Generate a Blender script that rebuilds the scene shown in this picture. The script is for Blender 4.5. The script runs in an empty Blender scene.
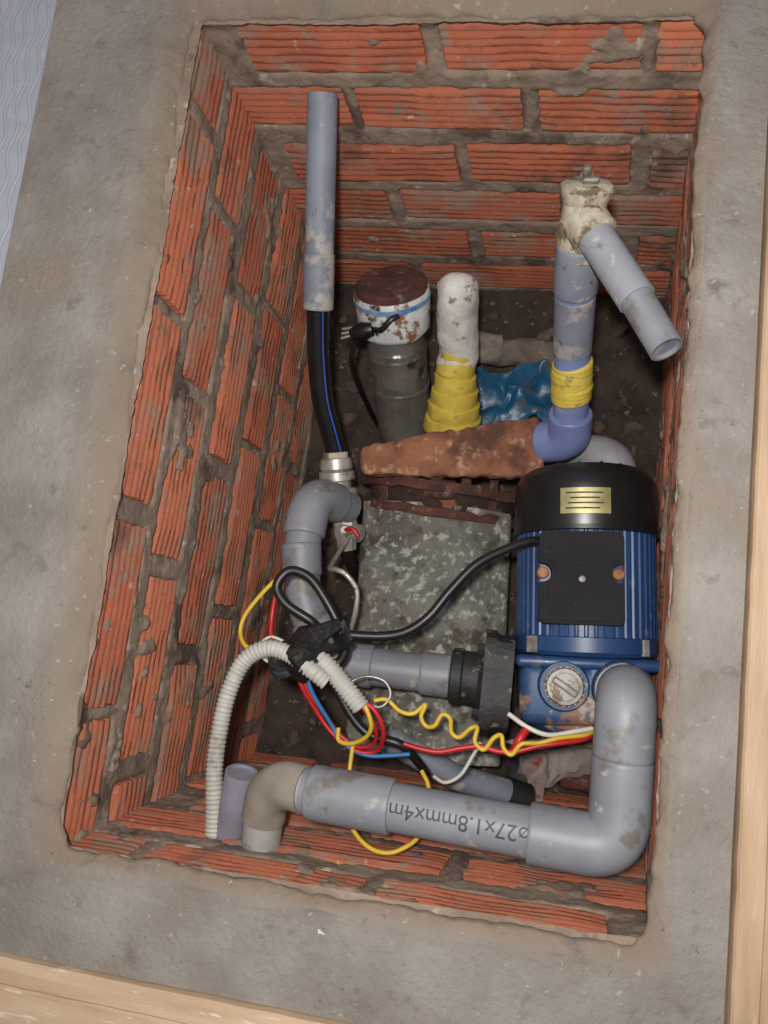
import bpy, bmesh, math, random
from mathutils import Vector, Matrix, noise
random.seed(7)
V=Vector
SC=bpy.context.scene
def lin(c):
    c=c/255.0
    return c/12.92 if c<=0.04045 else ((c+0.055)/1.055)**2.4
def C(r,g,b): return (lin(r),lin(g),lin(b),1)
# ------------------------------------------------------------------ materials
def mat(name,c1,c2=None,scale=30,rough=.5,metal=0,bump=0,bscale=None,spots=None,lo=.35,hi=.65,spots2=None,coat=0,stretch=None,sw=.06,trans=0,spec=None):
    m=bpy.data.materials.new(name);m.use_nodes=True;nt=m.node_tree;N=nt.nodes;Lk=nt.links
    b=N['Principled BSDF'];b.inputs['Roughness'].default_value=rough;b.inputs['Metallic'].default_value=metal
    if trans:b.inputs['Transmission Weight'].default_value=trans
    if coat:b.inputs['Coat Weight'].default_value=coat
    if spec is not None:b.inputs['Specular IOR Level'].default_value=spec
    tc=N.new('ShaderNodeTexCoord');co=tc.outputs['Object']
    if stretch:
        mp=N.new('ShaderNodeMapping');mp.inputs['Scale'].default_value=stretch;Lk.new(co,mp.inputs['Vector']);co=mp.outputs[0]
    def ns(s,d=6):
        n=N.new('ShaderNodeTexNoise');n.inputs['Scale'].default_value=s;n.inputs['Detail'].default_value=d;n.inputs['Roughness'].default_value=.6
        Lk.new(co,n.inputs['Vector']);return n.outputs['Fac']
    def ramp(src,a,bb):
        r=N.new('ShaderNodeMapRange');r.inputs['From Min'].default_value=a;r.inputs['From Max'].default_value=bb;Lk.new(src,r.inputs['Value']);return r.outputs[0]
    def mix(f,A,B):
        x=N.new('ShaderNodeMix');x.data_type='RGBA';Lk.new(f,x.inputs[0])
        for i,q in ((6,A),(7,B)):
            if isinstance(q,tuple):x.inputs[i].default_value=q
            else:Lk.new(q,x.inputs[i])
        return x.outputs[2]
    col=mix(ramp(ns(scale),lo,hi),c1,c2 or c1)
    for k,sp in enumerate((spots,spots2)):
        if sp:
            sc,th,cc=sp
            col=mix(ramp(ns(sc+k*3.3),th,th+sw),col,cc)
    Lk.new(col,b.inputs['Base Color'])
    if bump:
        bp=N.new('ShaderNodeBump');bp.inputs['Strength'].default_value=bump;bp.inputs['Distance'].default_value=.004
        Lk.new(ns(bscale or scale*3),bp.inputs['Height']);Lk.new(bp.outputs[0],b.inputs['Normal'])
    return m
def attr_mat(name,base1,base2,tintA,tintB,attr,scale,rough,bump,smear=None,bscale=None):
    """two noise-mixed colours, blended by a per-vertex attribute with tint colours"""
    m=mat(name,base1,base2,scale=scale,rough=rough,bump=bump,bscale=bscale)
    nt=m.node_tree;N=nt.nodes;Lk=nt.links;b=N['Principled BSDF']
    src=b.inputs['Base Color'].links[0].from_socket
    at=N.new('ShaderNodeAttribute');at.attribute_name=attr
    tc=N.new('ShaderNodeTexCoord')
    n=N.new('ShaderNodeTexNoise');n.inputs['Scale'].default_value=scale*.7;n.inputs['Detail'].default_value=5;Lk.new(tc.outputs['Object'],n.inputs['Vector'])
    t=N.new('ShaderNodeMix');t.data_type='RGBA';Lk.new(n.outputs['Fac'],t.inputs[0]);t.inputs[6].default_value=tintA;t.inputs[7].default_value=tintB
    x=N.new('ShaderNodeMix');x.data_type='RGBA';Lk.new(at.outputs['Fac'],x.inputs[0]);Lk.new(src,x.inputs[6]);Lk.new(t.outputs[2],x.inputs[7])
    out=x.outputs[2]
    for s in (smear or []):
        sc,th,wd,cc=s
        n=N.new('ShaderNodeTexNoise');n.inputs['Scale'].default_value=sc;n.inputs['Detail'].default_value=8;n.inputs['Roughness'].default_value=.65;Lk.new(tc.outputs['Object'],n.inputs['Vector'])
        r=N.new('ShaderNodeMapRange');r.inputs['From Min'].default_value=th;r.inputs['From Max'].default_value=th+wd;Lk.new(n.outputs['Fac'],r.inputs['Value'])
        y=N.new('ShaderNodeMix');y.data_type='RGBA';Lk.new(r.outputs[0],y.inputs[0]);Lk.new(out,y.inputs[6]);y.inputs[7].default_value=cc;out=y.outputs[2]
    Lk.new(out,b.inputs['Base Color'])
    return m
M_mortar=mat('mortar',C(150,132,117),C(120,104,91),scale=22,rough=.95,bump=.4,bscale=200,spots=(60,.60,C(170,158,144)),spots2=(9,.57,C(96,81,71)))
M_brick=attr_mat('clay_brick',C(172,94,68),C(138,78,60),C(196,120,88),C(174,98,72),'tint',14,.9,.35,bscale=110,
   smear=[(14,.51,.14,C(146,120,104)),(70,.63,.08,C(184,164,148)),(8,.57,.14,C(94,69,58)),(34,.59,.07,C(134,117,104)),(130,.61,.08,C(126,80,63))])
M_conc=attr_mat('concrete',C(144,138,131),C(120,113,106),C(116,101,88),C(138,123,109),'band',12,.92,.6,bscale=150,
   smear=[(30,.58,.10,C(110,102,94)),(55,.70,.02,C(196,192,184)),(6,.54,.14,C(134,122,109)),(120,.62,.07,C(160,153,145)),(14,.66,.03,C(92,84,76)),(200,.64,.05,C(100,93,86))])
M_dirt=mat('pit_dirt',C(72,59,50),C(42,34,29),scale=22,rough=.95,bump=.8,bscale=120,spots=(70,.62,C(116,105,95)))
M_wood=mat('pale_wood',C(196,170,142),C(178,150,122),scale=10,rough=.55,bump=.15,bscale=60,spots=(30,.61,C(214,200,180)),stretch=(1,8,1))
M_wood2=mat('pale_wood_side',C(186,158,130),C(166,138,110),scale=10,rough=.55,bump=.15,bscale=60,spots=(38,.66,C(204,184,160)),stretch=(8,1,1))
M_pvc=mat('grey_pvc',C(127,129,136),C(112,113,120),scale=14,rough=.5,bump=.06,spots=(50,.62,C(150,147,143)),spots2=(22,.58,C(106,100,96)))
M_pvcd=mat('dirty_grey_pvc',C(124,129,142),C(108,112,124),scale=20,rough=.6,bump=.15,spots=(26,.54,C(154,150,144)),spots2=(60,.63,C(96,84,72)))
M_pvcb=mat('blue_grey_pvc',C(116,130,178),C(104,115,156),scale=16,rough=.4,bump=.05,spots=(30,.60,C(148,150,160)))
M_pvcl=mat('lilac_pvc',C(134,133,146),C(114,112,124),scale=24,rough=.5)
M_in=mat('pipe_bore',C(28,28,32),C(16,16,18),rough=.8)
M_tan=mat('cement_smeared_fitting',C(116,106,94),C(140,133,122),scale=18,rough=.8,bump=.3)
M_cream=mat('dirty_cream_fitting',C(186,178,160),C(148,136,116),scale=45,rough=.8,bump=.5,spots=(40,.54,C(104,88,66)))
M_white=mat('white_plaster',C(204,202,196),C(172,168,160),scale=40,rough=.8,bump=.3,spots=(50,.59,C(128,116,100)))
M_enamel=mat('chipped_white_enamel',C(206,208,208),C(178,180,180),scale=30,rough=.5,bump=.2,spots=(36,.55,C(126,88,64)),spots2=(28,.58,C(64,52,44)))
M_yel=mat('yellow_tape',C(206,184,80),C(186,162,66),scale=40,rough=.5,bump=.25,spots=(50,.60,C(150,134,86)))
M_rust=mat('rust',C(146,96,70),C(108,68,52),scale=34,rough=.95,bump=.9,bscale=120,spots=(60,.55,C(172,136,110)),spots2=(30,.54,C(84,56,44)),sw=.12)
M_rustd=mat('dark_rust',C(94,54,42),C(58,36,30),scale=35,rough=.9,bump=.8,bscale=120,spots=(50,.58,C(128,100,84)),sw=.12)
M_moss=mat('weathered_concrete',C(122,120,111),C(84,80,72),scale=15,rough=.95,bump=.7,bscale=160,spots=(100,.53,C(160,158,150)),spots2=(30,.54,C(74,67,58)),sw=.09)
M_blue=mat('blue_enamel',C(34,64,108),C(27,52,90),scale=14,rough=.42,bump=.06,spots=(34,.61,C(82,84,92)),coat=.1)
M_blue2=mat('blue_enamel_rusted',C(40,72,112),C(32,60,94),scale=14,rough=.52,bump=.2,spots=(26,.54,C(122,92,74)),spots2=(50,.58,C(152,142,134)))
M_blk=mat('black_plastic',C(28,27,28),C(20,20,21),scale=20,rough=.34)
M_box=mat('terminal_box_plastic',C(36,35,38),C(29,28,30),scale=20,rough=.75,bump=.03,spots=(60,.66,C(56,53,52)),spec=.15)
M_blki=mat('black_iron',C(38,37,38),C(26,25,26),scale=30,rough=.6,bump=.4,spots=(60,.62,C(100,90,82)))
M_gold=mat('brass_nameplate',C(176,168,122),C(140,132,88),scale=60,rough=.4,metal=.5)
M_chr=mat('chromed_brass',C(192,188,180),C(142,138,130),scale=40,rough=.42,metal=.5,spots=(60,.59,C(108,98,86)))
M_plug=mat('dull_steel',C(150,146,140),C(112,106,100),scale=50,rough=.55,metal=.35,spots=(60,.56,C(104,84,68)))
M_screw=mat('rusty_screw',C(168,118,72),C(120,72,44),scale=60,rough=.7)
M_red=mat('red_insulation',C(180,34,38),C(164,26,30),rough=.45)
M_yw=mat('yellow_insulation',C(206,174,56),C(190,156,42),rough=.45)
M_bw=mat('blue_insulation',C(50,110,160),C(40,96,144),rough=.45)
M_ww=mat('white_insulation',C(200,198,190),C(186,182,174),rough=.4)
M_cab=mat('black_rubber',C(26,25,26),C(18,18,19),rough=.42)
M_pe=mat('black_polyethylene',C(24,24,27),C(16,16,18),rough=.25)
M_strp=mat('blue_stripe',C(50,80,180),C(40,70,160),rough=.4)
M_cnd=mat('conduit_plastic',C(178,176,168),C(160,158,150),scale=30,rough=.55,spots=(30,.60,C(140,132,120)))
M_tape=mat('black_tape',C(24,23,24),C(16,16,17),scale=60,rough=.5,bump=.4)
M_tile=mat('pale_blue_tile',C(172,175,184),C(160,164,174),scale=20,rough=.35,stretch=(1,3,1))
M_tarp=mat('blue_tarp',C(30,92,128),C(22,70,100),scale=26,rough=.35,bump=.3,spots=(40,.58,C(74,78,76)))
M_cloth=mat('stained_cloth',C(164,150,140),C(120,104,96),scale=26,rough=.95,bump=.4,spots=(24,.6,C(140,54,48)))
M_ink=mat('black_print',C(56,56,64),C(44,44,52),rough=.6)
# ------------------------------------------------------------------ mesh helpers
def group(name):
    e=bpy.data.objects.new(name,None);e.empty_display_size=.03;SC.collection.objects.link(e);return e
def mk(name,verts,faces,m,parent=None,smooth=True,ang=40,attr=None):
    me=bpy.data.meshes.new(name);me.from_pydata([tuple(v) for v in verts],[],faces)
    bm=bmesh.new();bm.from_mesh(me);bmesh.ops.recalc_face_normals(bm,faces=bm.faces);bm.to_mesh(me);bm.free()
    if attr:
        a=me.attributes.new(attr[0],'FLOAT','POINT');a.data.foreach_set('value',attr[1])
    me.materials.append(m)
    if smooth:
        me.polygons.foreach_set('use_smooth',[True]*len(me.polygons))
        me.set_sharp_from_angle(angle=math.radians(ang))
    o=bpy.data.objects.new(name,me);SC.collection.objects.link(o)
    if parent:o.parent=parent
    return o
def frames(pts):
    T=[]
    n=len(pts)
    for i in range(n):
        t=(pts[min(i+1,n-1)]-pts[max(i-1,0)])
        T.append(t.normalized() if t.length>1e-9 else (T[-1] if T else V((0,0,1))))
    a=V((0,0,1)) if abs(T[0].z)<.9 else V((1,0,0))
    u=(a-T[0]*a.dot(T[0])).normalized();U=[u]
    for i in range(1,n):
        u=U[-1]-T[i]*U[-1].dot(T[i])
        U.append(u.normalized())
    return T,U
def tube(name,pts,rad,m,parent=None,seg=24,cap=True,jit=0,jsc=40,ang=45):
    pts=[V(p) for p in pts]
    if not isinstance(rad,(list,tuple)):rad=[rad]*len(pts)
    T,U=frames(pts);vs=[];fs=[]
    for i,p in enumerate(pts):
        W=T[i].cross(U[i])
        for k in range(seg):
            a=2*math.pi*k/seg
            d=U[i]*math.cos(a)+W*math.sin(a)
            q=p+d*rad[i]
            if jit:q=q+d*jit*noise.noise(q*jsc)*(1 if rad[i]>1e-5 else 0)
            vs.append(q)
    n=len(pts)
    for i in range(n-1):
        for k in range(seg):
            k2=(k+1)%seg
            fs.append((i*seg+k,i*seg+k2,(i+1)*seg+k2,(i+1)*seg+k))
    if cap:
        fs.append(tuple(range(seg))[::-1]);fs.append(tuple((n-1)*seg+k for k in range(seg)))
    return mk(name,vs,fs,m,parent,ang=ang)
def rev(name,origin,axis,prof,m,parent=None,seg=32,jit=0,jsc=40,ang=35,cap=True):
    """revolve: prof list of (height along axis, radius)"""
    o=V(origin);ax=V(axis).normalized()
    a=V((0,0,1)) if abs(ax.z)<.9 else V((1,0,0))
    u=(a-ax*a.dot(ax)).normalized();w=ax.cross(u);vs=[];fs=[]
    for h,r in prof:
        for k in range(seg):
            t=2*math.pi*k/seg;d=u*math.cos(t)+w*math.sin(t);q=o+ax*h+d*r
            if jit:q=q+(d+ax*.5)*jit*noise.noise(q*jsc)
            vs.append(q)
    n=len(prof)
    for i in range(n-1):
        for k in range(seg):
            k2=(k+1)%seg;fs.append((i*seg+k,i*seg+k2,(i+1)*seg+k2,(i+1)*seg+k))
    if cap:
        fs.append(tuple(range(seg))[::-1]);fs.append(tuple((n-1)*seg+k for k in range(seg)))
    return mk(name,vs,fs,m,parent,ang=ang)
def fillet(pts,R,st=8):
    pts=[V(p) for p in pts];out=[pts[0]]
    for i in range(1,len(pts)-1):
        p=pts[i];a=pts[i-1]-p;b=pts[i+1]-p;d=min(R,a.length*.48,b.length*.48)
        A=p+a.normalized()*d;B=p+b.normalized()*d
        for k in range(st+1):
            t=k/st;out.append(A*(1-t)**2+p*2*t*(1-t)+B*t*t)
    out.append(pts[-1]);return resample(out,.003)
def resample(pts,step):
    out=[pts[0].copy()]
    for i in range(len(pts)-1):
        a,b=pts[i],pts[i+1];L=(b-a).length
        if L<1e-9:continue
        n=max(1,int(round(L/step)))
        for k in range(1,n+1):out.append(a.lerp(b,k/n))
    return out
def catmull(pts,st=8):
    P=[V(p) for p in pts];P=[P[0]*2-P[1]]+P+[P[-1]*2-P[-2]];out=[]
    for i in range(1,len(P)-2):
        for k in range(st):
            t=k/st;a,b,c,d=P[i-1:i+3]
            out.append(.5*((2*b)+(c-a)*t+(2*a-5*b+4*c-d)*t*t+(3*b-a-3*c+d)*t**3))
    out.append(P[-2]);return out
def sub(path,corner,L):
    c=V(corner);i=min(range(len(path)),key=lambda k:(path[k]-c).length)
    acc=0;a=i
    while a>0 and acc<L:acc+=(path[a]-path[a-1]).length;a-=1
    acc=0;b=i
    while b<len(path)-1 and acc<L:acc+=(path[b]-path[b+1]).length;b+=1
    return path[a:b+1]
def sock(name,path,r,fr,m,parent):
    p=list(path)
    T0=(p[1]-p[0]).normalized();T1=(p[-1]-p[-2]).normalized()
    q=[p[0]-T0*.0002,p[0],p[0]+T0*.0015]+p[1:-1]+[p[-1]-T1*.0015,p[-1],p[-1]+T1*.0002]
    rr=[r*.98,fr-.0012,fr]+[fr]*(len(q)-6)+[fr,fr-.0012,r*.98]
    return tube(name,q,rr,m,parent,seg=32)
def bbox(name,c,s,bev,m,parent=None,M=None,seg=3,jit=0,jsc=30,cuts=0):
    bm=bmesh.new();bmesh.ops.create_cube(bm,size=1)
    for v in bm.verts:v.co=V((v.co.x*s[0],v.co.y*s[1],v.co.z*s[2]))
    if bev:bmesh.ops.bevel(bm,geom=bm.edges[:],offset=bev,segments=seg,affect='EDGES',profile=.5)
    if cuts:bmesh.ops.subdivide_edges(bm,edges=bm.edges[:],cuts=cuts,use_grid_fill=True)
    for v in bm.verts:
        v.co+=V(c)
        if M:v.co=M@v.co
        if jit:v.co+=noise.noise_vector(v.co*jsc)*jit
    me=bpy.data.meshes.new(name);bm.to_mesh(me);bm.free();me.materials.append(m)
    me.polygons.foreach_set('use_smooth',[True]*len(me.polygons));me.set_sharp_from_angle(angle=math.radians(40))
    o=bpy.data.objects.new(name,me);SC.collection.objects.link(o)
    if parent:o.parent=parent
    return o
def prism(name,outline,z0,z1,m,parent,M,bev=.002):
    bm=bmesh.new();vs=[bm.verts.new((x,y,z0)) for x,y in outline];f=bm.faces.new(vs)
    r=bmesh.ops.extrude_face_region(bm,geom=[f]);tv=[e for e in r['geom'] if isinstance(e,bmesh.types.BMVert)]
    for v in tv:v.co.z=z1
    te=[e for e in bm.edges if all(v in tv for v in e.verts)]
    if bev:bmesh.ops.bevel(bm,geom=te,offset=bev,segments=2,affect='EDGES')
    bmesh.ops.recalc_face_normals(bm,faces=bm.faces)
    for v in bm.verts:v.co=M@v.co
    me=bpy.data.meshes.new(name);bm.to_mesh(me);bm.free();me.materials.append(m)
    me.polygons.foreach_set('use_smooth',[True]*len(me.polygons));me.set_sharp_from_angle(angle=math.radians(35))
    o=bpy.data.objects.new(name,me);SC.collection.objects.link(o);o.parent=parent;return o
def crumple(name,c,sx,sy,m,amp=.02,rot=0,n=28,seed=0):
    vs=[];fs=[];c=V(c)
    for j in range(n):
        for i in range(n):
            x=(i/(n-1)-.5)*sx;y=(j/(n-1)-.5)*sy
            q=V((x*math.cos(rot)-y*math.sin(rot),x*math.sin(rot)+y*math.cos(rot),0))
            s=V((x*30+seed,y*30,seed))
            q+=noise.noise_vector(s)*amp+noise.noise_vector(s*2.5)*amp*.35
            vs.append(c+q)
    for j in range(n-1):
        for i in range(n-1):fs.append((j*n+i,j*n+i+1,(j+1)*n+i+1,(j+1)*n+i))
    return mk(name,vs,fs,m,ang=60)
# ------------------------------------------------------------------ pit walls
CEN=V((-.1,.17,.25))
def wall(name,T0,T1,B0,B1,seed,off,first=.003,smth=.27):
    T0,T1,B0,B1=map(V,(T0,T1,B0,B1));g=group(name)
    nrm=(T1-T0).cross(B0-T0).normalized()
    if nrm.dot(CEN-T0)<0:nrm=-nrm
    L=(T1-T0).length;Hh=(B0-T0).length
    def pos(s,t,h):
        a=T0.lerp(T1,s/L);b=B0.lerp(B1,s/L);return a.lerp(b,t/Hh)+nrm*h
    rnd=random.Random(seed);bricks=[];k=0;t=first
    while t+.05<Hh:
        s=-.06 if k%2==off else -.155
        s+=rnd.uniform(-.025,.025)
        while s<L:
            ln=.188+rnd.uniform(-.018,.012);a=max(s,.008);b=min(s+ln,L-.008)
            if b-a>.03:bricks.append((a,b,t+rnd.uniform(-.003,.003),.064+rnd.uniform(-.004,.003),rnd.random()))
            s+=ln+.012+rnd.uniform(-.004,.008)
        t+=.083;k+=1
    # mortar bed (top row turned back under the curb, added to block sky light)
    st=.0032;nx=int(L/st)+1;ny=int(Hh/st)+1;vs=[];fs=[]
    for i in range(nx+1):vs.append(pos(L*i/nx,0,-.045))
    for j in range(ny+1):
        for i in range(nx+1):
            s=L*i/nx;t=Hh*j/ny
            p=V((s*9+seed*3.1,t*9,seed));h=noise.noise(p*1.3)*.0024+noise.noise(p*6)*.0018+noise.noise(p*18)*.0012+.0014
            ins=0
            for (a,b,t0,hh,_) in bricks:
                if a<s<b and t0<t<t0+hh:
                    d=min(s-a,b-s,t-t0,t0+hh-t);ins=min(1,d/.005);break
            sm=noise.noise(V((s*12+seed*5,t*15,seed+9)))+.45*noise.noise(V((s*60,t*60,seed+2)))
            if ins:h+=-.0090*ins+ (.0114*ins*min(1,max(0,(sm-smth)*4)))
            h+=.006*max(0,1-t/.012)
            vs.append(pos(s,t,h))
    for j in range(ny+1):
        for i in range(nx):
            a=j*(nx+1)+i;fs.append((a,a+1,a+nx+2,a+nx+1))
    mk('mortar',vs,fs,M_mortar,g,ang=80)
    # ridged hollow bricks
    vs=[];fs=[];at=[]
    for (a,b,t0,hh,r) in bricks:
        prof=[(0,-.012),(.0005,.0)]
        nr=6;w=(hh-.006)/nr
        for q in range(nr):
            x=.003+q*w
            prof+=[(x+w*.04,.0014),(x+w*.24,.0032),(x+w*.70,.0033),(x+w*.86,.0015)]
        prof+=[(hh-.0005,.0),(hh,-.012)]
        ns=max(5,int((b-a)/.007));base=len(vs);np_=len(prof);rot=random.Random(int(r*1e6)).uniform(-.022,.022)
        pro=random.Random(int(r*1e5)).uniform(-.002,.0018)
        for i in range(ns+1):
            s=a+(b-a)*i/ns;e=min(i,ns-i)
            for qi,(pt,ph) in enumerate(prof):
                wear=max(0,noise.noise(V((s*18+r*9,(t0+pt)*22,r*50)))-.05)
                h=ph*(1-wear*1.0)+pro+noise.noise(V((s*40,(t0+pt)*50,r*50)))*.0008
                if e==0:h=-.012
                ss=s
                if e==1:
                    ss=(a+.0025 if i==1 else b-.0025)+noise.noise(V((pt*200,r*30,i)))*.003;h-=.0008
                tt=t0+pt
                if qi<3 or qi>np_-4:tt+=noise.noise(V((s*45,r*40,qi>5)))*.0026
                vs.append(pos(ss,tt+(s-(a+b)/2)*rot,h));at.append(r)
        for i in range(ns):
            for q in range(np_-1):
                x=base+i*np_+q;fs.append((x,x+1,x+np_+1,x+np_))
    mk('ridged_bricks',vs,fs,M_brick,g,ang=50,attr=('tint',at))
    return g
wall('wall_left',(-.347,-.232,.488),(-.340,.562,.488),(-.327,-.230,0),(-.300,.54,0),3,0)
wall('wall_back',(-.354,.553,.486),(.150,.551,.486),(-.325,.514,0),(.225,.514,0),11,1)
wall('wall_right',(.139,.562,.488),(.139,-.226,.488),(.207,.54,0),(.212,-.226,0),5,0)
wall('wall_front',(-.354,-.224,.488),(.150,-.218,.488),(-.340,-.216,0),(.222,-.210,0),23,1,.003,.22)
# pit floor
def grid(name,x0,x1,y0,y1,z,m,n,amp,sc,parent=None):
    vs=[];fs=[]
    ny=max(2,int(n*(y1-y0)/(x1-x0)))
    for j in range(ny+1):
        for i in range(n+1):
            x=x0+(x1-x0)*i/n;y=y0+(y1-y0)*j/ny;p=V((x,y,0))
            vs.append((x,y,z+amp*(noise.noise(p*sc)+.5*noise.noise(p*sc*3))))
    for j in range(ny):
        for i in range(n):
            a=j*(n+1)+i;fs.append((a,a+1,a+n+2,a+n+1))
    return mk(name,vs,fs,m,parent,ang=80)
floor=grid('floor',-.36,.24,-.24,.56,0,M_dirt,110,.012,14)
bm=bmesh.new()
for i in range(260):
    r=random.choice([random.uniform(.003,.007),random.uniform(.006,.013)]);x=random.uniform(-.29,.18);y=random.uniform(-.2,.5)
    Mx=Matrix.Translation((x,y,r*.3+.002))@Matrix.Rotation(random.random()*6,4,V((random.random(),random.random(),.3)).normalized())@Matrix.Diagonal((r*1.3,r,r*.7,1))
    bmesh.ops.create_icosphere(bm,subdivisions=1,radius=1,matrix=Mx)
me=bpy.data.meshes.new('rubble');bm.to_mesh(me);bm.free();me.materials.append(mat('rubble_stone',C(104,88,78),C(68,56,48),scale=20,rough=.95,bump=.4,spots=(12,.6,C(128,72,52))))
o=bpy.data.objects.new('rubble',me);SC.collection.objects.link(o);o.parent=floor
# concrete curb ring with worn inner edge
def ring():
    X0,X1,Y0,Y1=-.482,.182,-.300,.80
    ix0,ix1,iy0,iy1=-.342,.131,-.217,.550
    per=[]
    for sd,n in((0,220),(1,140),(2,220),(3,140)):
        for k in range(n):per.append((sd,k/n))
    band={0:.030,1:.02,2:.008,3:.010}
    drop={0:.010,1:.010,2:.005,3:.005}
    I2=[V((1,0,0)),V((0,-1,0)),V((-1,0,0)),V((0,1,0))]
    def corner(side,t,x0,x1,y0,y1):
        return [V((x0,y0+(y1-y0)*t,0)),V((x0+(x1-x0)*t,y1,0)),V((x1,y1+(y0-y1)*t,0)),V((x1+(x0-x1)*t,y0,0))][side]
    vs=[];at=[];rows=[]
    for (sd,t) in per:
        m=min(1,(1-t)*8);q=min(1,t*8)
        def bl(d):
            x=d[sd]*m+(1-m)*(d[sd]+d[(sd+1)%4])/2;return x*q+(1-q)*(d[sd]+d[(sd+3)%4])/2
        bb=bl(band);dd=bl(drop)
        wn=max(0,1-(1-t)/.035);wp=max(0,1-t/.035)
        inw=I2[sd]+I2[(sd+1)%4]*wn+I2[(sd+3)%4]*wp
        I=corner(sd,t,ix0,ix1,iy0,iy1)+ (I2[(sd+1)%4]*wn**2+I2[(sd+3)%4]*wp**2+I2[sd]*(wn**2+wp**2))*.007
        O=corner(sd,t,X0,X1,Y0,Y1);J=corner(sd,t,ix0-bb,ix1+bb,iy0-bb,iy1+bb)
        wob=noise.noise(I*14)*.004+noise.noise(I*45)*.0030+noise.noise(I*110)*.0016
        col=[]
        for k in range(15):
            p=O.lerp(J,k/14);z=.5+noise.noise(p*12)*.0016+noise.noise(p*50)*.0007
            col.append((V((p.x,p.y,z)),0.0 if k<13 else .3))
        for k in range(1,9):
            f=k/8;p=J.lerp(I,f)+inw*wob*f
            z=.5-dd*f**1.6+noise.noise(p*60+V((0,0,3)))*.003*f+noise.noise(p*22)*.002
            col.append((V((p.x,p.y,z)),min(1,.3+f)))
        base=I+inw*wob
        for k,(o_,dz) in enumerate([(.001,.003),(.0,.007),(-.002,.011),(-.004,.014),(-.012,.0155),(-.045,.0155)]):
            p=base+inw*(o_+noise.noise(V((base.x*40,base.y*40,k)))*.0015)
            col.append((V((p.x,p.y,.5-dd-dz)),1.0))
        rows.append(col)
    nc=len(rows[0]);n=len(rows);fs=[]
    for r in rows:
        for p,a in r:vs.append(p);at.append(a)
    for i in range(n):
        j=(i+1)%n
        for k in range(nc-1):fs.append((i*nc+k,i*nc+k+1,j*nc+k+1,j*nc+k))
    mk('concrete_curb',vs,fs,M_conc,None,ang=80,attr=('band',at))
ring()
# surrounding floor: tile at left, wooden trim at front and right
g=group('tile_floor')
grid('tile_left',-1.1,-.484,-.5,.9,.499,M_tile,60,.0004,60,g)
grid('tile_front',-1.1,.9,-1.1,-.42,.494,M_tile,60,.0004,60,g)
grid('tile_right',.29,.9,-.42,.9,.494,M_tile,60,.0004,60,g)
vs=[];fs=[]
for r in range(44):
    x=-.49-r*.0115;b=len(vs);n=160
    for k in range(n+1):
        y=-.45+1.3*k/n;xx=x+.003*math.sin(y*120+r*.9)
        vs+= [(xx-.0016,y,.4996),(xx,y,.5002),(xx+.0016,y,.4996)]
    for k in range(n):
        a=b+k*3;fs+=[(a,a+1,a+4,a+3),(a+1,a+2,a+5,a+4)]
mk('tile_relief',vs,fs,mat('tile_relief',C(166,170,181),C(158,163,174),rough=.35),g)
def board(name,x0,x1,y0,y1,along,m):
    g=group(name);w=(x1-x0) if along=='y' else (y1-y0)
    prof=[(0,-.02),(0,.006),(.0015,.008),(.018,.0084),(.0195,.0070),(.021,.0084),(w*.62,.0088),(w*.62+.0015,.0074),(w*.62+.003,.0086),(w-.002,.0080),(w,.006),(w,-.02)]
    n=90;vs=[];fs=[];L=(y1-y0) if along=='y' else (x1-x0)
    for i in range(n+1):
        for (a,h) in prof:
            s=L*i/n
            a2=a+ (noise.noise(V((s*40,a*80,1)))*.0008)
            if along=='y':vs.append((x0+a2,y0+s,.5+h))
            else:vs.append((x0+s,y1-a2,.5+h))
    q=len(prof)
    for i in range(n):
        for k in range(q-1):fs.append((i*q+k,i*q+k+1,(i+1)*q+k+1,(i+1)*q+k))
    mk('board',vs,fs,m,g,ang=30)
board('trim_1',-.9,.182,-.42,-.301,'x',M_wood)
board('trim_2',.184,.29,-.9,.9,'y',M_wood2)
# ------------------------------------------------------------------ water pump
pump=group('water_pump')
PM=Matrix.Translation((.088,.091,.27))@Matrix.Rotation(math.radians(4.5),4,'Z')
def pl(x,y,z):return PM@V((x,y,z))
AX=(PM.to_3x3()@V((0,1,0)))
rev('fan_cover',pl(0,.022,0),AX,[(0,.071),(0,.0745),(.003,.0752),(.040,.0752),(.052,.0738),(.061,.069),(.067,.060),(.069,.05),(.0685,.0)],M_blk,pump,seg=56)
for k in range(14):
    a=2*math.pi*k/14
    tube('fan_cover_vent',[pl(.025*math.cos(a),.0915,.025*math.sin(a)),pl(.052*math.cos(a),.0910,.052*math.sin(a))],.0016,M_in,pump,seg=6)
rev('fan_cover_lip',pl(0,.018,0),AX,[(0,.072),(.001,.0765),(.005,.0765),(.006,.072)],M_blk,pump,seg=56)
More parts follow.
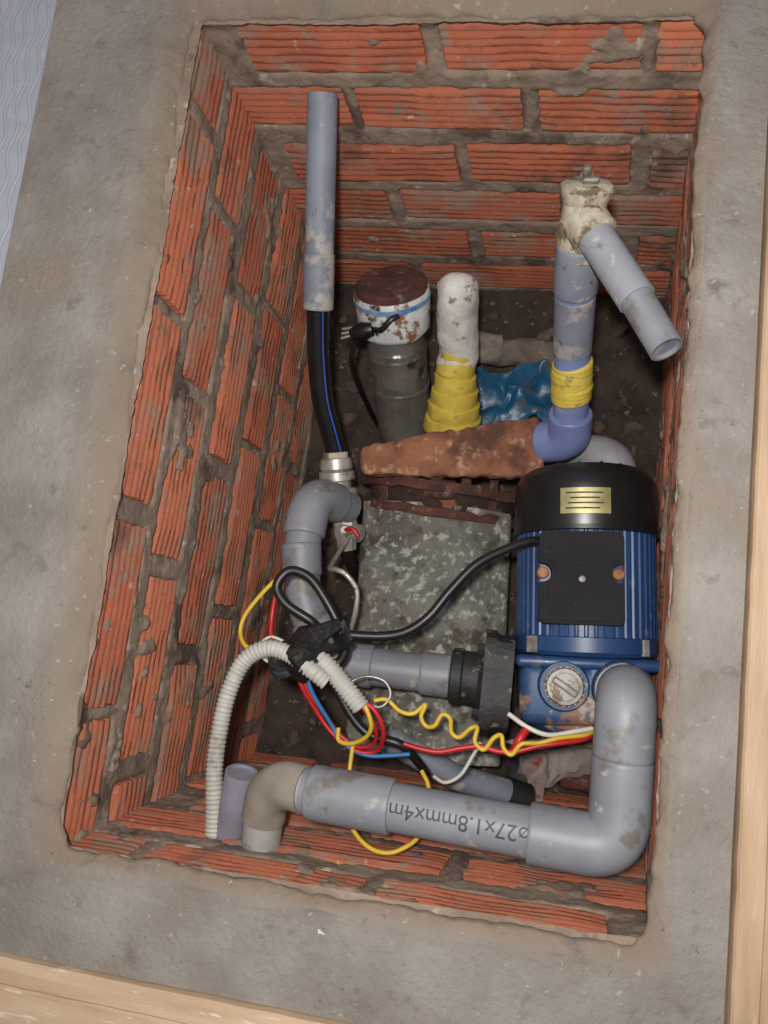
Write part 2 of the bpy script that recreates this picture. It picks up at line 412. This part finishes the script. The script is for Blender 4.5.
# finned stator housing
seg=288;vs=[];fs=[]
ys=[-.094,-.092,-.02,.018]
for y in ys:
    for k in range(seg):
        a=2*math.pi*k/seg;r=.0722 if (k%6)<4 else .0709
        if y==-.094:r-=.002
        vs.append(pl(r*math.cos(a),y,r*math.sin(a)))
for i in range(len(ys)-1):
    for k in range(seg):
        k2=(k+1)%seg;fs.append((i*seg+k,i*seg+k2,(i+1)*seg+k2,(i+1)*seg+k))
fs.append(tuple(range(seg)));fs.append(tuple((len(ys)-1)*seg+k for k in range(seg)))
mk('finned_motor_housing',vs,fs,M_blue,pump,ang=30)
rev('end_bell',pl(0,-.108,0),AX,[(0,.06),(.002,.070),(.006,.0735),(.020,.0735),(.022,.070)],M_blue,pump,seg=56)
bbox('terminal_box_base',(-.013,-.031,.067),(.084,.086,.022),.004,M_blue,pump,PM)
def notch(w,h,r,rn=.009):
    o=[]
    def arc(cx,cy,rr,a0,a1,n=6):
        for k in range(n+1):
            a=math.radians(a0+(a1-a0)*k/n);o.append((cx+rr*math.cos(a),cy+rr*math.sin(a)))
    arc(w-r,h-r,r,0,90);arc(-w+r,h-r,r,90,180)
    o.append((-w,rn*1.1+.004));arc(-w+.003,.004,rn,90,-90,8);o.append((-w,.004-rn*1.1))
    arc(-w+r,-h+r,r,180,270);arc(w-r,-h+r,r,270,360)
    o.append((w,.004-rn*1.1));arc(w-.003,.004,rn,270,90,8);o.append((w,rn*1.1+.004))
    return o
TM=PM@Matrix.Translation((-.014,-.031,0))
prism('terminal_box_cover',notch(.0395,.0445,.006),.076,.098,M_box,pump,TM,bev=.0035)
prism('terminal_box_rib',notch(.032,.037,.004,.010),.097,.0992,M_box,pump,TM,bev=.0008)
for sx in(-1,1):
    rev('cover_screw',TM@V((sx*.0355,.004,.078)),(0,0,1),[(0,.0058),(.010,.0058),(.0115,.0045)],M_screw,pump,seg=16)
rev('cover_rivet',TM@V((0,-.002,.099)),(0,0,1),[(0,.0035),(.0015,.003),(.002,.001)],M_plug,pump,seg=16)
for i in range(3):
    bbox('cover_warning_mark',(0,.014-.006*i,.0994),(.007-.002*i,.0010,.0004),0,M_in,pump,TM)
def patch(name,r,a0,a1,y0,y1,m,n=14,th=.0008):
    vs=[];fs=[]
    for rr in (r,r+th):
        for k in range(n+1):
            a=a0+(a1-a0)*k/n
            for y in(y0,y1):vs.append(pl(rr*math.sin(a),y,rr*math.cos(a)))
    q=2*(n+1)
    for k in range(n):
        a=k*2;fs.append((q+a,q+a+1,q+a+3,q+a+2));fs.append((a,a+2,q+a+2,q+a));fs.append((a+1,q+a+1,q+a+3,a+3))
    fs.append((0,q,q+1,1));fs.append((2*n,2*n+1,q+2*n+1,q+2*n))
    return mk(name,vs,fs,m,pump,ang=50)
patch('nameplate',.0753,-.43,.22,.034,.060,M_gold)
for i in range(4):patch('nameplate_print',.0762,-.36+.03*(i%3),.08+.04*(i%2),.0385+.0052*i,.0400+.0052*i,M_blki,th=.0002)
# pump head casting
bbox('mounting_flange',(-.004,-.113,-.002),(.140,.012,.132),.005,M_blue,pump,PM)
bbox('pump_head',(-.006,-.145,-.002),(.128,.060,.124),.012,M_blue2,pump,PM,seg=4,jit=.001,jsc=60)
rev('volute',pl(-.004,-.190,-.002),AX,[(0,.03),(.004,.046),(.012,.055),(.03,.058)],M_blue2,pump,seg=48)
for x,z in((-.058,.05),(.05,.05),(-.058,-.05),(.05,-.05)):
    rev('head_bolt',pl(x,-.1,z),AX,[(-.004,.006),(.012,.006)],M_plug,pump,seg=6)
rev('boss',(.071,-.046,.326),(0,0,1),[(0,.026),(.006,.025),(.010,.023)],M_blue2,pump)
rev('priming_plug',(.071,-.046,.334),(0,0,1),[(0,.0200),(.003,.0200),(.004,.0182),(.011,.0182),(.013,.017),(.0132,.0135),(.0115,.013)],M_plug,pump,seg=40)
bbox('plug_slot_bar',(.071,-.046,.3475),(.027,.007,.005),.002,M_plug,pump,Matrix.Translation((.071,-.046,0))@Matrix.Rotation(-.5,4,'Z')@Matrix.Translation((-.071,.046,0)))
for k in range(20):
    a=2*math.pi*k/20;tube('plug_knurl',[(.071+.0182*math.cos(a),-.046+.0182*math.sin(a),.338),(.071+.0182*math.cos(a),-.046+.0182*math.sin(a),.345)],.0011,M_plug,pump,seg=6)
rev('outlet_boss',(.125,-.043,.30),(0,0,1),[(0,.028),(.035,.028),(.042,.027)],M_blue2,pump)
bbox('outlet_pad',(.120,-.042,.322),(.056,.056,.016),.006,M_blue2,pump)
# suction flange
rev('suction_hub',(-.043,-.054,.27),(1,0,0),[(0,.026),(.002,.0300),(.012,.0305),(.014,.0285),(.030,.029),(.036,.034)],M_blki,pump,seg=28)
oct_=[]
for k in range(24):
    a=2*math.pi*k/24;r=.056+.006*math.cos(4*a+math.pi)
    oct_.append((r*math.cos(a),r*1.05*math.sin(a)))
FM=Matrix.Translation((-.008,-.054,.27))@Matrix.Rotation(math.radians(90),4,'Y')
prism('suction_flange',oct_,0,.014,M_blki,pump,FM,bev=.003)
prism('suction_flange_gasket',[(x*.93,y*.93) for x,y in oct_],.0135,.030,M_blki,pump,FM,bev=.001)
for a in(45,135,225,315):
    a=math.radians(a);rev('flange_bolt',(-.016,-.054+.046*math.cos(a),.27+.046*math.sin(a)),(1,0,0),[(0,.006),(.01,.006)],M_blki,pump,seg=6)
bbox('foot',(0,-.03,-.083),(.12,.10,.022),.005,M_blue,pump,PM)
bbox('concrete_plinth',(.106,.045,.088),(.140,.24,.170),.006,mat('plinth_concrete',C(92,82,72),C(66,55,46),scale=16,rough=.95,bump=.6),None,None,jit=.003,jsc=30,cuts=3)
# ------------------------------------------------------------------ discharge pipe
dp=group('discharge_pipe')
K=[(.1255,-.043,.338),(.1075,-.038,.468),(.1095,-.157,.462),(-.150,-.157,.432),(-.188,-.156,.420)]
path=fillet(K[:4],.026)
tube('pipe',path,.0200,M_pvc,dp,seg=32)
sock('elbow_upper',sub(path,K[1],.042),.0200,.0236,M_pvc,dp)
sock('elbow_corner',sub(path,K[2],.062),.0200,.0238,M_pvc,dp)
rev('outlet_collar',(.1255,-.043,.340),(-.138,0.03,1),[(0,.026),(.004,.027),(.016,.027),(.019,.0262),(.03,.0255),(.032,.021)],mat('collar_blue_white',C(110,122,150),C(170,168,164),scale=60,rough=.6,spots=(30,.55,C(60,84,120))),dp,seg=32)
d=(V(K[3])-V(K[2])).normalized()
p0=V(K[2])+d*.182
sock('coupling',resample([p0,p0+d*.074],.003),.0200,.0232,M_pvc,dp)
p2=fillet([V(K[3])+V((.02,0,.002)),K[4],(-.194,-.226,.392)],.034)
tube('cement_smeared_elbow',sub(p2,K[4],.032),[.0205]*len(sub(p2,K[4],.032)),M_tan,dp,seg=32,jit=.002,jsc=50)
tube('white_tail_pipe',p2,.0180,mat('pale_pvc',C(166,164,160),C(146,144,140),scale=30,rough=.5,spots=(24,.58,C(120,112,104))),dp,seg=28)
# printed label on the pipe
tc=bpy.data.curves.new('lbl','FONT');tc.body='\u00f827x1.8mmx4m';tc.size=.0175
to=bpy.data.objects.new('lbl',tc);SC.collection.objects.link(to)
dg=bpy.context.evaluated_depsgraph_get();tm=bpy.data.meshes.new_from_object(to.evaluated_get(dg))
bpy.data.objects.remove(to)
bm=bmesh.new();bm.from_mesh(tm);bmesh.ops.triangulate(bm,faces=bm.faces)
bmesh.ops.subdivide_edges(bm,edges=[e for e in bm.edges if e.calc_length()>.002],cuts=4)
bmesh.ops.triangulate(bm,faces=bm.faces);bm.to_mesh(tm);bm.free()
A=V(K[2])+d*.066;side=V((0,-1,0));up=side.cross(d).normalized()
if up.z<0:up=-up
for v in tm.vertices:
    ph=(v.co.y-.006)/.0203-.10
    v.co=A+d*(v.co.x*1.0)+(up*math.cos(ph)+side*math.sin(ph))*.0204
tm.materials.clear();tm.materials.append(M_ink)
lo=bpy.data.objects.new('printed_label',tm);SC.collection.objects.link(lo);lo.parent=dp
# stub of lilac pipe by the front wall
sp=group('pipe_stub')
a,b=V((-.219,-.157,.400)),V((-.230,-.228,.381))
tube('outer',[a,b],.0155,M_pvcl,sp,seg=28,cap=False);tube('bore',[a+(b-a)*.03,a+(b-a)*.3],.0128,M_pvcl,sp,seg=28)
rev('rim',a,(b-a),[(.003,.0128),(0,.0128),(0,.0155),(.002,.0156)],M_pvcl,sp,cap=False)
# ------------------------------------------------------------------ suction pipe
su=group('suction_pipe')
K=[(-.192,.128,.205),(-.222,.129,.268),(-.224,.070,.280),(-.214,.006,.280),(-.176,-.055,.272),(-.040,-.055,.270)]
path=fillet(K,.030)
tube('pipe',path,.0205,M_pvc,su,seg=32)
sock('elbow_top',sub(path,K[1],.042),.0205,.0240,M_pvc,su)
sock('elbow_mid',sub(path,K[4],.044),.0205,.0236,M_pvc,su)
q=V(K[2]).lerp(V(K[3]),.55)
sock('joint_sleeve',resample([V(K[2]),q],.003),.0205,.0226,M_pvc,su)
sock('reducer',resample([V((-.075,-.055,.2705)),V((-.043,-.055,.270))],.003),.0205,.0232,M_pvc,su)
# ------------------------------------------------------------------ supply pipe upper-left
sl=group('supply_pipe')
a,b=V((-.225,.522,.421)),V((-.229,.332,.320))
tube('grey_pipe',resample([a,b],.01),.0160,M_pvcd,sl,seg=28)
sock('sleeve',resample([a.lerp(b,.72),b],.003),.0160,.0172,M_pvcd,sl)
pe=catmull([b,(-.230,.29,.29),(-.226,.245,.26),(-.216,.21,.235),(-.206,.178,.215)],10)
tube('black_pe_hose',pe,.0132,M_pe,sl,seg=24)
tube('blue_stripe',[p+(V((.62,-.2,.76)).normalized())*.0128 for p in pe],.0013,M_strp,sl,seg=6)
vf=group('brass_valve')
ax=V((.006,-.045,-.014))
rev('compression_nut',(-.211,.186,.222),ax,[(0,.014),(.002,.019),(.014,.0205),(.016,.0175),(.018,.0225),(.028,.0225),(.030,.017),(.04,.017)],M_chr,vf,seg=12)
rev('hose_clamp',(-.212,.192,.2235),ax,[(0,.0135),(.0005,.0155),(.007,.0155),(.0075,.0135)],M_cream,vf,seg=24)
rev('coupling_ring',(-.201,.150,.212),ax,[(0,.0165),(.003,.019),(.010,.019),(.012,.016),(.024,.0155),(.026,.018),(.034,.018),(.036,.013)],M_chr,vf,seg=24)
rev('valve_body',(-.196,.117,.200),ax,[(0,.012),(.004,.015),(.02,.016),(.03,.013),(.042,.012)],M_chr,vf,seg=8)
rev('side_port',(-.190,.100,.200),(1,-.2,.5),[(0,.009),(.012,.009),(.014,.011),(.020,.011)],M_chr,vf,seg=10)
tube('red_lever',catmull([(-.190,.098,.215),(-.180,.100,.221),(-.172,.092,.219)],6),.003,M_red,vf,seg=10)
rev('lever_nut',(-.190,.098,.208),(0,0,1),[(0,.008),(.008,.008),(.010,.005)],M_chr,vf,seg=6)
tube('drop_pipe',[(-.196,.085,.188),(-.196,.06,.10),(-.2,.05,.0)],.009,M_blki,vf,seg=12)
tube('flexible_hose',catmull([(-.186,.095,.2),(-.189,.05,.27),(-.176,.045,.30),(-.164,.041,.305),(-.151,.026,.30),(-.150,.005,.295),(-.156,-.02,.28)],8),.0028,M_chr,vf,seg=10)
# ------------------------------------------------------------------ riser pipe upper-right
ur=group('riser_pipe')
K=[(.0445,.372,.452),(.045,.340,.410),(.053,.300,.325),(.060,.255,.275),(.064,.226,.236),(.036,.226,.216)]
path=fillet(K,.022)
tube('lower_blue_pipe',path,.0192,M_pvcb,ur,seg=28)
sock('upper_socket',sub(path,(.045,.345,.415),.022),.0192,.0212,M_pvcd,ur)
sock('dirty_sleeve',sub(path,(.049,.315,.36),.036),.0192,.0200,M_pvcd,ur)
sock('elbow',sub(path,(.0625,.228,.238),.034),.0192,.0245,M_pvcb,ur)
tp=sub(path,(.0575,.275,.298),.022)
for i in range(5):
    k=int(i*(len(tp)-5)/4)
    sock('yellow_tape',[q+V((random.uniform(-.0006,.0006),0,0)) for q in tp[k:k+5]],.0195,.0218+.0005*(i%2),M_yel,ur)
hd=V((.045,.352,.425));ht=V((.043,.398,.476));ax=(ht-hd)
rev('valve_head',hd-ax*.05,ax,[(0,.0195),(.004,.022),(.02,.0215),(.024,.0225),(.036,.0225),(.04,.0205),(.054,.0200),(.057,.0215),(.063,.0225),(.067,.0220),(.070,.019),(.071,.012)],M_cream,ur,seg=28,jit=.003,jsc=70)
rev('valve_spindle',ht-ax*.06,(-.1,.3,1),[(0,.007),(.010,.006),(.010,.004),(.018,.0035),(.019,.001)],M_plug,ur,seg=10)
bbox('valve_lug',(.046,.393,.482),(.014,.005,.008),.002,M_plug,ur,None)
a=V((.050,.360,.462));b=V((.092,.288,.478));c=V((.116,.240,.492));dd=(b-a).normalized()
rev('branch_socket',a-dd*.012,dd,[(0,.016),(.002,.020),(.022,.020),(.024,.017)],M_cream,ur,seg=28,jit=.0016,jsc=70)
tube('branch_pipe',[a,b],.0160,mat('light_grey_pvc',C(146,148,156),C(132,134,142),scale=20,rough=.5,spots=(40,.60,C(168,166,160)),spots2=(26,.6,C(120,114,108))),ur,seg=28)
dd=(c-b).normalized()
tube('branch_end',[b-dd*.004,b-dd*.003,c],[.0150,.0142,.0138],M_pvc,ur,seg=28,cap=False)
tube('branch_bore',[c-dd*.03,c-dd*.004],.0120,M_pvcd,ur,seg=28)
rev('branch_rim',c,dd,[(-.002,.0138),(0,.0137),(0,.0121),(-.005,.0120)],M_pvc,ur,seg=28,cap=False)
el=group('pvc_elbow')
path=fillet([(.132,.180,.17),(.124,.220,.185),(.085,.228,.172),(.085,.228,.0)],.02)
tube('body',path,.024,mat('pale_grey_fitting',C(144,144,148),C(124,124,126),scale=26,rough=.6,spots=(20,.56,C(110,100,90))),el,seg=28)
# ------------------------------------------------------------------ capped pipe upper-left
cp=group('capped_standpipe')
top=V((-.162,.394,.250));bot=V((-.150,.263,.085));ax=(bot-top)
rev('white_cap',top,ax,[(0,.041),(.001,.0455),(.004,.0470),(.048,.0455),(.054,.042),(.056,.038)],M_enamel,cp,seg=40,jit=.0012,jsc=50)
rev('blue_band',top+ax.normalized()*.006,ax,[(0,.0465),(.001,.0477),(.006,.0477),(.007,.0465)],mat('blue_band',C(62,112,158),C(120,146,166),scale=50,rough=.5),cp,seg=40)
rev('rusty_lid',top-ax.normalized()*.010,ax,[(0,.0),(0,.039),(.001,.0425),(.003,.0440),(.012,.0440),(.013,.041)],M_rustd,cp,seg=40,jit=.0016,jsc=90)
M_jar=mat('grimy_clear_plastic',C(206,204,198),C(160,154,146),scale=30,rough=.12,bump=.25,spots=(50,.60,C(200,196,188)),spots2=(24,.62,C(96,86,76)),trans=.85)
rev('neck',top,ax,[(.05,.034),(.07,.0345),(.075,.038),(.10,.038),(.13,.0375),(.2,.037),(.25,.037)],M_jar,cp,seg=36,jit=.0012,jsc=40)
tube('inner_pipe',[top+ax*.2,bot+ax*.2],.015,M_tan,cp,seg=20)
for i in range(2):rev('jar_rib',top,ax,[(.082+.05*i,.037),(.084+.05*i,.0390),(.087+.05*i,.0390),(.089+.05*i,.037)],M_jar,cp,seg=36,jit=.001)
pg=group('cable_plug')
tube('plug_body',[(-.205,.335,.245),(-.19,.338,.25),(-.178,.34,.252)],[.007,.011,.008],M_blk,pg,seg=12)
tube('plug_lead',catmull([(-.180,.340,.252),(-.166,.336,.262),(-.155,.345,.27),(-.146,.352,.268)],8),.0035,M_cab,pg,seg=8)
for i in range(3):tube('plug_pin',[(-.205,.333+.005*i,.246),(-.218,.330+.006*i,.242)],.0016,M_chr,pg,seg=6)
tube('plug_tail',catmull([(-.2,.335,.24),(-.21,.31,.2),(-.205,.29,.1),(-.2,.28,.01)],8),.0035,M_cab,pg,seg=8)
# ------------------------------------------------------------------ taped fitting
tf=group('taped_pipe_fitting')
p=catmull([(-.081,.405,.262),(-.080,.385,.256),(-.078,.345,.200),(-.0795,.325,.185)],8)
r=[.0]+[.014,.020,.0235]+[.0252]*(len(p)-4)
tube('plastered_elbow',p,r,M_white,tf,seg=28,jit=.003,jsc=45,ang=80)
a=V((-.0785,.346,.204));b=V((-.081,.256,.128));ax=b-a;L=ax.length
prof=[];n=6
for i in range(n):
    h0=L*i/n;r0=.0195+.019*(i/n)**1.15
    prof+=[(h0,r0),(h0+.001,r0+.0022),(h0+L/n*.75,r0+.0030),(h0+L/n*.97,r0+.0012)]
rev('yellow_tape_wrap',a,ax,prof,M_yel,tf,seg=32,jit=.0025,jsc=50)
tube('stand',[b,b+V((0,-.01,-.12))],.03,M_tan,tf,seg=24)
xp=group('buried_pipe')
tube('pipe',resample([V((-.05,.400,.045)),V((.06,.404,.035))],.006),.020,mat('muddy_pvc',C(124,112,100),C(84,72,62),scale=24,rough=.9,bump=.5,spots=(50,.6,C(150,142,132))),xp,seg=24,jit=.006,jsc=50,ang=80)
tube('sleeve',resample([V((-.072,.400,.055)),V((-.030,.400,.050))],.004),.0225,mat('muddy_white_sleeve',C(160,154,146),C(104,94,84),scale=30,rough=.85,bump=.4),xp,seg=24,jit=.003,ang=80)
crumple('blue_tarp',(-.006,.335,.05),.115,.08,M_tarp,.014,.2,seed=4)
# ------------------------------------------------------------------ well casing with rusty flange
wc=group('well_casing')
vs=[];fs=[];nx=50;ny=60
for j in range(ny+1):
    for i in range(nx+1):
        u=i/nx*2-1;y=-.160+.305*j/ny
        if abs(u)>.86:z=.150-(abs(u)-.86)/.14*.15
        else:z=.188-.034*(abs(u)/.86)**2.4
        xx=u*.112 if abs(u)<=.86 else math.copysign(.86+(abs(u)-.86)*.2,u)*.112
        x=-.082+xx-y*.045
        q=V((x,y,z));q+=V((0,0,1))*(noise.noise(q*26)*.005+noise.noise(q*70)*.002)
        vs.append(q)
for j in range(ny):
    for i in range(nx):
        a=j*(nx+1)+i;fs.append((a,a+1,a+nx+2,a+nx+1))
fs.append(tuple(range(nx+1)));fs.append(tuple(ny*(nx+1)+i for i in range(nx+1)))
mk('weathered_body',vs,fs,M_moss,wc,ang=60)
def plate(name,y,th,r,m,x0=-.088,z0=.095):
    prof=[(-.5,r-.003),(-.42,r),(.42,r),(.5,r-.003)]
    return rev(name,(x0,y,z0),(0.05,1,.12),[(-th/2-.0005,0)]+[(h*th,q) for h,q in prof]+[(th/2+.0005,0)],m,wc,seg=64,jit=.005,jsc=50,ang=50)
plate('rusty_flange_front',.146,.012,.106,M_rustd)
plate('rusty_core',.162,.026,.097,mat('shaded_hollow_rust',C(60,40,33),C(34,27,24),scale=40,rough=.95,bump=.8,spots=(40,.56,C(118,74,54))))  # shade of the hollow between the flanges put into the core's rust colour
plate('rusty_flange_rear',.178,.014,.111,M_rustd)
for x in(-.155,-.118,-.052,-.018):
    rev('flange_bolt',(x,.138,.186-abs(x+.088)*.35),(0,1,0),[(0,.0065),(.05,.0065)],M_rustd,wc,seg=6,jit=.001)
bbox('rust_lump',(-.083,.163,.196),(.040,.022,.012),.004,M_rustd,wc,None,jit=.006,jsc=80,cuts=2)
# rusty clamp plate on top: long flat-topped bar, wider at its right end
rb=group('rusty_clamp_bar')
a=V((-.183,.186,.208));b=V((.036,.220,.212));vs=[];fs=[];n=90;sg=44
dx=(b-a).normalized();sd=V((-dx.y,dx.x,0)).normalized()
for i in range(n+1):
    t=i/n;p=a.lerp(b,t)
    hw=.0185+.0165*min(1,t*1.15)+.0015*noise.noise(V((t*14,0,2)));hz=.010+.002*t
    e=min(1,math.sqrt(max(0,1-(1-min(1,t/.04))**2)));e=.0 if i==0 else max(e,.35);e*=min(1,math.sqrt(max(0.0001,1-(1-min(1,(1-t)/.02))**2)))
    for k in range(sg):
        an=2*math.pi*k/sg;c_,s_=math.cos(an),math.sin(an)
        sq=lambda v,pw:math.copysign(abs(v)**pw,v)
        q=p+sd*hw*sq(c_,.3)*e+V((0,0,1))*hz*sq(s_,.3)*e
        q+=noise.noise_vector(q*30)*.0025+noise.noise_vector(q*90)*.0022+noise.noise_vector(q*220)*.0009
        vs.append(q)
for i in range(n):
    for k in range(sg):
        k2=(k+1)%sg;fs.append((i*sg+k,i*sg+k2,(i+1)*sg+k2,(i+1)*sg+k))
fs.append(tuple(range(sg)));fs.append(tuple(n*sg+k for k in range(sg)))
mk('bar',vs,fs,M_rust,rb,ang=80)
# low things under the pump
lp=group('drain_pipe')
tube('pipe',resample([V((-.115,-.135,.215)),V((-.03,-.172,.195)),V((.05,-.190,.16))],.01),.015,M_pvcd,lp,seg=24)
tube('pipe_cap',[V((.03,-.185,.168)),V((.055,-.192,.156))],.0175,M_blki,lp,seg=24)
tube('leg',[V((.045,-.190,.16)),V((.048,-.190,.0))],.013,M_pvcd,lp,seg=20)
crumple('discarded_cloth',(.095,-.155,.080),.11,.07,M_cloth,.022,.3,seed=8)
bbox('rusty_block',(.14,-.165,.03),(.08,.06,.07),.008,M_rustd,None,None,jit=.006,jsc=40,cuts=3)
# ------------------------------------------------------------------ conduit and wiring
cd=group('corrugated_conduit')
def corr(name,pts,r):
    p=resample(catmull(pts,14),.0011);rr=[];s=0
    for i in range(len(p)):
        if i:s+=(p[i]-p[i-1]).length
        rr.append(r+.0008*math.sin(s*2*math.pi/.0042))
    tube(name,p,rr,M_cnd,cd,seg=16,ang=70)
corr('long_run',[(-.150,-.066,.398),(-.168,-.055,.402),(-.190,-.044,.402),(-.212,-.042,.4),(-.232,-.056,.398),(-.243,-.085,.398),(-.247,-.120,.398),(-.247,-.155,.398),(-.243,-.19,.396),(-.240,-.227,.390)],.0078)
corr('short_sleeve',[(-.176,-.036,.39),(-.152,-.052,.392),(-.134,-.068,.392),(-.116,-.086,.390)],.0088)
wr=group('wiring')
def wire(name,pts,r,m,st=8):tube(name,catmull(pts,st),r,m,wr,seg=10,ang=70)
Z=lambda L:[(x/1000,y/1000,z/1000) for x,y,z in L]
wire('power_cable',Z([(38,92,345),(20,88,352),(-20,64,362),(-45,34,366),(-63,7,368),(-82,-10,368),(-104,-18,368),(-139,-21,370),(-165,-20,374),(-178,-11,382),(-203,2,386),(-214,18,386),(-204,34,384),(-184,30,382),(-165,10,380),(-150,-12,378),(-141,-32,376),(-146,-48,374),(-165,-56,378),(-186,-52,380),(-198,-40,380)]),.0047,M_cab)
wire('cable_tail',Z([(-172,-40,375),(-150,-70,365),(-128,-100,360),(-109,-114,358),(-79,-119,358),(-62,-136,340),(-55,-150,315)]),.0045,M_cab)
tube('tape_bundle',catmull(Z([(-204,-62,378),(-190,-52,384),(-172,-40,388),(-155,-27,384),(-141,-18,376)]),6),[.009,.012,.014,.0155,.017,.0185,.0200,.021,.021,.021,.021,.020,.020,.019,.018,.0175,.017,.016,.015,.0140,.013,.0125,.012,.011,.0105],M_tape,wr,seg=20,jit=.012,jsc=55,ang=30)
tube('tape_tab',Z([(-146,-12,394),(-166,-26,406),(-184,-42,402)]),[.006,.011,.006],M_tape,wr,seg=8,jit=.003,jsc=90,ang=30)
wire('yellow_wire_loop',Z([(-212,30,378),(-224,19,374),(-238,2,370),(-248,-16,370),(-249,-32,372),(-238,-44,380),(-215,-50,386),(-192,-54,386)]),.0022,M_yw)
wire('red_wire_upper',Z([(-208,30,378),(-217,10,374),(-219,-12,372),(-214,-34,378),(-196,-48,384)]),.0021,M_red)
wire('white_wire_upper',Z([(-196,-60,384),(-216,-54,384),(-226,-44,380),(-216,-32,378),(-196,-36,380)]),.0015,M_ww)
wire('red_wire_loop_a',Z([(-184,-60,382),(-178,-76,376),(-163,-99,364),(-150,-114,360),(-133,-126,360),(-116,-131,360),(-101,-127,362),(-94,-112,378),(-96,-98,386),(-104,-86,390),(-114,-80,390)]),.0023,M_red)
wire('red_wire_loop_b',Z([(-180,-60,384),(-172,-80,374),(-156,-98,366),(-140,-116,362),(-120,-126,362),(-104,-120,368),(-101,-106,382),(-108,-92,390),(-116,-84,392)]),.0021,M_red)
wire('yellow_wire_coil',Z([(-118,-76,392),(-109,-89,392),(-105,-102,388),(-110,-113,380),(-124,-122,372),(-138,-122,366),(-140,-110,366)]),.0022,M_yw)
wire('blue_wire',Z([(-178,-56,384),(-170,-76,376),(-160,-92,370),(-148,-108,364),(-138,-121,362),(-124,-130,360),(-108,-133,360),(-88,-130,360),(-69,-126,360)]),.0022,M_bw)
wire('grey_wire_curl',Z([(-118,-80,384),(-100,-84,380),(-92,-72,376),(-100,-60,374),(-118,-58,376),(-134,-66,380)]),.0012,M_chr)
wire('red_wire_to_pump',Z([(-76,-117,362),(-58,-120,360),(-41,-120,360),(-22,-114,360),(-4,-110,360),(14,-112,360),(29,-110,360),(50,-102,360),(69,-97,358),(90,-92,350),(100,-88,340)]),.0026,M_red)
wire('yellow_wire_wavy',Z([(-108,-80,368),(-96,-78,366),(-83,-87,364),(-70,-88,362),(-59,-78,362),(-62,-90,362),(-56,-98,362),(-48,-96,364),(-42,-85,364),(-34,-88,364),(-32,-100,362),(-24,-104,362),(-14,-94,364),(-8,-93,362),(-9,-106,362),(0,-112,362),(8,-100,364),(15,-97,362),(18,-108,362),(26,-113,362),(34,-102,364),(50,-99,362),(69,-92,360),(90,-88,352),(100,-85,342)]),.0022,M_yw,6)
wire('white_wire_pump',Z([(20,-78,345),(40,-88,350),(60,-92,350),(84,-86,345),(100,-82,338)]),.0024,M_ww)
wire('red_terminal',Z([(28,-112,350),(32,-100,354),(38,-90,350)]),.0042,M_red)
wire('white_wire_short',Z([(-4,-108,352),(-10,-122,344),(-20,-142,340),(-34,-152,335),(-46,-150,325)]),.0018,M_ww)
wire('yellow_wire_front_loop',Z([(-124,-122,366),(-124,-150,368),(-119,-176,392),(-107,-192,404),(-92,-201,410),(-77,-203,412),(-64,-199,410),(-50,-188,402),(-44,-168,385),(-48,-150,370),(-56,-140,360)]),.0021,M_yw)
for i in range(3):
    wire('conduit_lead_'+str(i),Z([(-190+i*3,-50,384),(-186+i*4,-58,388),(-180+i*6,-64,384)]),.0021,(M_yw,M_red,M_bw)[i])
# ------------------------------------------------------------------ lights, camera
w=bpy.data.worlds.new('world');SC.world=w;w.use_nodes=True
w.node_tree.nodes['Background'].inputs[0].default_value=(.97,.96,1,1);w.node_tree.nodes['Background'].inputs[1].default_value=.21
def area(name,loc,tgt,size,e,col):
    l=bpy.data.lights.new(name,'AREA');l.size=size;l.energy=e;l.color=col
    o=bpy.data.objects.new(name,l);SC.collection.objects.link(o);o.location=loc
    o.rotation_euler=(V(tgt)-V(loc)).to_track_quat('-Z','Y').to_euler()
area('phone_flash',(-.02,.03,1.18),(-.07,.2,.2),.03,7.6,(1,.965,.92))
area('ceiling_lamp',(-.3,.6,2.6),(-.1,.1,.3),.6,5,(1,.95,.9))
cam=bpy.data.cameras.new('camera');co=bpy.data.objects.new('camera',cam);SC.collection.objects.link(co)
cam.sensor_fit='VERTICAL';cam.sensor_height=36;cam.lens=750/1024*36;cam.clip_start=.01
R=Matrix(((0.98283,-0.092,0.15993),(0.11452,0.98381,-0.13784),(-0.14466,0.15379,0.97746)))
co.matrix_world=Matrix.Translation((0,0,1.1))@R.to_4x4()
SC.camera=co
SC.view_settings.view_transform='Standard'
